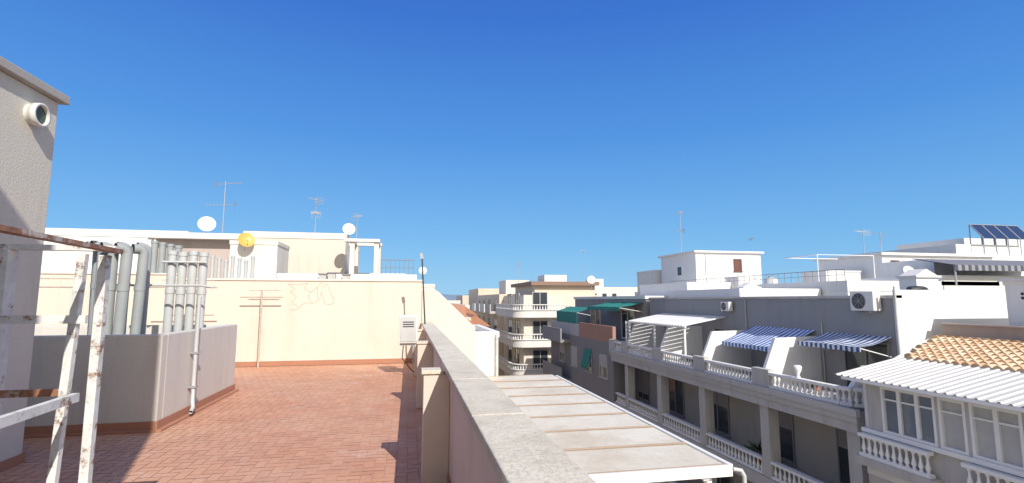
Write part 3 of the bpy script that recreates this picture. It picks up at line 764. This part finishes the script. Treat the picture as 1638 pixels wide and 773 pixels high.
T.part('frame',MB().tube([(22.2,24.5,1.8),(22.2,24.5,4.2),(25.9,24.5,4.2),(25.9,24.5,1.8)],.03,6).tube([(22.2,24.5,4.2),(22.2,27,4.2),(25.9,27,4.2)],.03,6),WFRAME)
T=building('white_building','white stepped apartment block topped by solar panels','building',41.5,56,32,42,GZ,6.0,WHITE,par=.5)
T.part('roof_room',MB().box(43,56,31,31.98,GZ,5.0).box(45,56,34,40,6.0,6.8),WHITE2)
for i in range(4):
    T=Thing('solar_panel','dark blue tilted solar panel on a metal frame','solar panel',(43.2+i*1.2,31.2,6.15),group='rooftop solar panels')
    T.part('glass_sheet',MB().prism([(0,0,.3),(1.08,0,.3),(1.08,.9,1.45),(0,.9,1.45)],(0,.05,-.04)),SOLAR,local=True)
    T.part('frame',MB().beam((-.02,0,.27),(-.02,.9,1.43),.04,.08).beam((1.1,0,.27),(1.1,.9,1.43),.04,.08).beam((-.02,.9,1.47),(1.1,.9,1.47),.05,.05).beam((-.02,.95,-.3),(-.02,.95,1.4),.05,.05).beam((1.1,.95,-.3),(1.1,.95,1.4),.05,.05).beam((-.02,0.02,-1.1),(-.02,0.02,.3),.05,.05),METAL,local=True)
T=building('white_building','white building with dark striped awning over its terrace','building',25.5,40,20.5,25,GZ,2.9,WHITE,par=.5)
T.part('roof_room',MB().box(27,40,22,25,2.4,3.85),WHITE)
T=Thing('striped_awning','dark striped canvas awning on a white rooftop','awning',(28,20.8,3))
T.part('canvas',MB().prism([(25.6,21.99,3.8),(33,21.99,3.8),(33,19.9,3.35),(25.6,19.9,3.35)],(0,0,.03)),DARKSTR)
T.part('valance',MB().box(25.6,33,19.87,19.898,3.1,3.37),DARKSTR)
T.part('post',MB().box(25.7,25.76,19.95,20.0,2.4,3.34),METAL); T.part('post',MB().box(32.7,32.76,19.95,20.0,2.4,3.34),METAL)
for x,y,z,wd in ((17.2,14.6,2.45,.45),(17.4,24,2.3,.45)):
    T=Thing('roof_chimney','white rendered chimney with small pitched cap','chimney',(x,y,1.5),group='white rooftop chimneys')
    T.part('shaft',MB().box(-wd,wd,-wd*.7,wd*.7,-.0,z-1.5),WHITE,local=True)
    T.part('cap',MB().box(-wd-.07,wd+.07,-wd*.7-.07,wd*.7+.07,z-1.498,z-1.43).prism([(-wd,-wd*.7,z-1.428),(wd,-wd*.7,z-1.428),(0,-wd*.7,z-1.2)],(0,wd*1.4,0)),WHITE2,local=True)
T=Thing('roof_tarpaulin','crumpled dark tarpaulin bundle on the white roof edge','tarpaulin',(15.7,13.4,1.93))
mb=MB(); nn=12
vs=[];
for k in range(7):
    for i in range(nn):
        t=2*math.pi*i/nn; rr=.33*math.sin(math.pi*(k+.15)/6.6)*(1+.25*random.random()); vs.append((rr*math.cos(t),rr*.6*math.sin(t),.09-.12*math.cos(math.pi*k/6)))
mb.add(vs,[(k*nn+i,k*nn+(i+1)%nn,(k+1)*nn+(i+1)%nn,(k+1)*nn+i) for k in range(6) for i in range(nn)],0,False)
T.part('cover',mb,DMETAL,local=True)
T=building('white_roof_wall','low white rooftop wall behind the grey attic','building',15.5,20,22,28.9,1.76,2.25,WHITE)
T=building('white_roof_wall','white rooftop storage room','building',17,20,29.3,36,GZ,2.8,WHITE,par=.2)
T=Thing('water_tank','pale cylindrical water tank on a rooftop','water tank',(23.5,30,2.1))
T.part('tank_body',MB().lathe((0,0,0),[(0,0),(.45,0),(.45,.9),(.38,1.0),(.15,1.05),(.15,1.12),(0,1.12)],16),PVCL,local=True)
T.part('tank_lid',MB().cyl((0,0,1.121),(0,0,1.15),.17),METAL,local=True)
T=Thing('roof_railing','thin metal railing along white rooftops','railing',(22,21,2.6))
mb=MB()
for i in range(34): mb.cyl((20.3,20.8+i*.5,2.6),(20.3,20.8+i*.5,3.15),.014,n=4)
mb.cyl((20.3,20.8,3.15),(20.3,37.3,3.15),.02,n=5).cyl((20.3,20.8,2.9),(20.3,37.3,2.9),.012,n=5)
T.part('railing_bars',mb,GFRAME)
for x0,x1,y0,y1,z in ((25,27.5,27,29,3.5),(22.5,24,32,33.5,3.3)):
    building('roof_room','small white rooftop service box','building',x0,x1,y0,y1,2.05,z,WHITE2,par=.1,group='small rooftop service boxes')
for x,y,z,h,yw,tw in ((22.8,40,5.3,4.0,.6,True),(27.9,27,4.5,1.55,1.1,False),(29.4,27.2,4.5,1.5,2,False),(37,50,3,5.5,.3,False),(21,60,3.3,4.5,1.5,False),(12.8,60,3.5,2.6,.8,False)):
    antenna((x,y,z),h,yw,.9,two=tw,th=1.4)
dish((17.2,47,3.6),.4,DISHW,-.3,'white satellite dish on a flat roof',.6)
dish((26.5,23,3.2),.32,DISHW,-.2,'white satellite dish beside the roof parapet',.5)

# ------------------------------------------------------------ dark building with green awnings
T=building('dark_grey_building','dark grey apartment building with roof terrace','building',12,20,29.3,43,GZ,-.9,DGREY)
T.part('terrace_parapet',MB().box(12,12.2,29.3,35.5,-.898,.1),BRICKR,label='brown terrace parapet')
T.part('terrace_parapet',MB().box(12,12.2,35.5,43,-.898,-.05),LGREY)
T.part('attic',MB().box(14.2,16.99,29.3,43,-.898,1.75),GREY)
T.part('attic_band',MB().box(14.1,16.99,29.2,43.1,1.752,1.95),WHITE2)
for k in range(4):
    for y in (30.2,33,36,39):
        window(T,'W',12,y,y+1.3,-3.1-2.9*k,-1.7-2.9*k,mull=1,frame=LGREY,shut=random.choice([0,.5,.9]))
for k in range(3): T.part('balcony_slab',MB().box(11.2,11.998,37.5,42.8,-1.5-2.9*k,-1.3-2.9*k).box(11.2,11.3,37.5,42.8,-1.3-2.9*k,-.45-2.9*k),GREY)
for y in (31,37): window(T,'W',14.2,y,y+2,-.85,1.2,name='terrace_door')
awning('green_awning','faded green canvas awning on a roof terrace',GREENC,29.6,35.3,14.18,1.55,12.6,1.25,.25)
awning('green_awning','green canvas awning hanging low over a roof terrace',GREENC,36.3,41.5,13.2,1.15,12.1,.8,1.0)
awning('green_awning','small dark green blind on a dark facade window',GREENC,32.9,34.4,11.96,-1.6,11.7,-2.7,.2)

# ------------------------------------------------------------ curved balcony building
T=Thing('curved_balcony_building','pale tan corner apartment building with curved white balconies','building',(15,56,GZ))
T.part('wall',MB().box(11.4,19.4,51,62,GZ,2.2),TANW)
T.part('street_wing',MB().box(10.8,19.4,62,84,GZ,2.4),BEIGE)
T.part('attic',MB().box(12.8,19.4,52,62,2.2,3.2),BEIGE)
T.part('roof_band',MB().box(12.3,19.7,51.4,62.3,3.2,3.6),BROWN)
def arc(cx,cy,r,a0,a1,k): return [(cx+r*math.cos(a0+(a1-a0)*i/k),cy+r*math.sin(a0+(a1-a0)*i/k)) for i in range(k+1)]
for z in (.3,-2.6,-5.5,-8.4):
    path=[(10.1,60.0),(10.1,51.2)]+arc(11.5,51.2,1.4,math.pi,1.5*math.pi,8)+[(15.5,49.8)]
    poly=[(x,y,z-.35) for x,y in path]+[(15.5,51.2,z-.35),(11.5,51.2,z-.35),(11.5,60,z-.35)]
    T.part('balcony_slab',MB().prism(poly,(0,0,.35)),WHITE2)
    T.part('balcony_wall',MB().prism([(x,y,z+.002) for x,y in path]+[(x+.12 if y>51 else x+.06,y+.12 if y<51.2 else y,z+.002) for x,y in path[::-1]],(0,0,.35)),WHITE2)
    mb=MB(); balustrade(mb,path,z+.36,.6,.28,1.3); T.part('balustrade',mb,BALU)
    window(T,'S',51,12.3,13.9,z+.3,z+2.2,frame=LGREY); window(T,'W',11.4,53,55,z+.3,z+2.1,frame=LGREY); window(T,'W',11.4,57,59,z+.3,z+2.1,frame=LGREY)
    for y in (63,68,73,78):
        T.part('balcony',MB().box(9.8,10.79,y,y+3.6,z-.3,z).box(9.8,9.92,y,y+3.6,z,z+.85),LGREY if y%2 else WHITE2)
        window(T,'W',10.8,y+.6,y+2.6,z+.05,z+1.9 if z<.2 else z+1.5,mull=1,frame=LGREY)
T=building('beige_building','beige flat roofed building beyond the corner block','building',11.4,18.5,86,100,GZ,3.6,BEIGE,par=.4)
T=building('beige_building','beige block with stepped roof in the distance','building',10.6,15,104,118,GZ,2.6,BEIGE,par=.4)
T=building('white_roof_room','small white roof room on the corner building','building',14.4,16.9,54,57,3.61,4.4,WHITE)
T=building('roof_room','low cream roof room above the street wing','building',12,15,64,69,2.41,4.2,CREAM2,par=.15)
for i in range(46):
    y=random.uniform(65,230); r_=random.choice([random.uniform(-.3,.05),random.uniform(.25,.9),random.uniform(.3,.7),random.uniform(.9,1.6)])
    x=r_*y; wd=random.uniform(8,16); z=1.7+random.uniform(-.004,.028)*y
    if r_<.2:
        if x+wd>2: x=2-wd-random.uniform(0,8)
        z=min(z,3.2)
    m=random.choice([WHITE,WHITE2,CREAM2,BEIGE,CREAM])
    T=building('distant_building','pale flat roofed apartment block in the distance','building',x,x+wd,y,y+12,GZ,z,m,par=.5,group='distant flat roofed apartment blocks')
    if random.random()<.7 and r_>.2: T.part('roof_room',MB().box(x+2,x+5,y+3,y+7,z-.5,z+2),WHITE2)
    if y<140:
        for k in range(3):
            window(T,'S',y,x+1+k*2.4,x+2.2+k*2.4,z-2.8,z-1.4,mull=0)
def tree(x,y,h,r):
    T=Thing('street_tree','dark green street tree with rounded crown','tree',(x,y,GZ),group='street trees')
    T.part('trunk',MB().cyl((0,0,0),(0,.1,h-r),.25,.12,8).cyl((0,0,h-r*1.2),(.8,0,h-.4*r),.12,.05,6).cyl((0,0,h-r*1.2),(-.7,.3,h-.3*r),.12,.05,6),TRUNK,local=True)
    mb=MB()
    cl=[Vector((random.uniform(-.6,.6)*r,random.uniform(-.6,.6)*r,h+random.uniform(-.6,.4)*r)) for _ in range(9)]
    for _ in range(900):
        c=random.choice(cl); d=Vector((random.gauss(0,1),random.gauss(0,1),random.gauss(0,1))).normalized()*r*.45*random.uniform(.6,1)
        a=Vector((random.gauss(0,1),random.gauss(0,1),random.gauss(0,1))).normalized()*.22; b=a.orthogonal().normalized()*.16
        q=c+d; mb.add([q-a,q+b,q+a,q-b],[(0,1,2,3)])
    T.part('crown',mb,LEAF,local=True)
tree(9.2,128,13.2,2.0); tree(8.9,122,12.8,1.6)
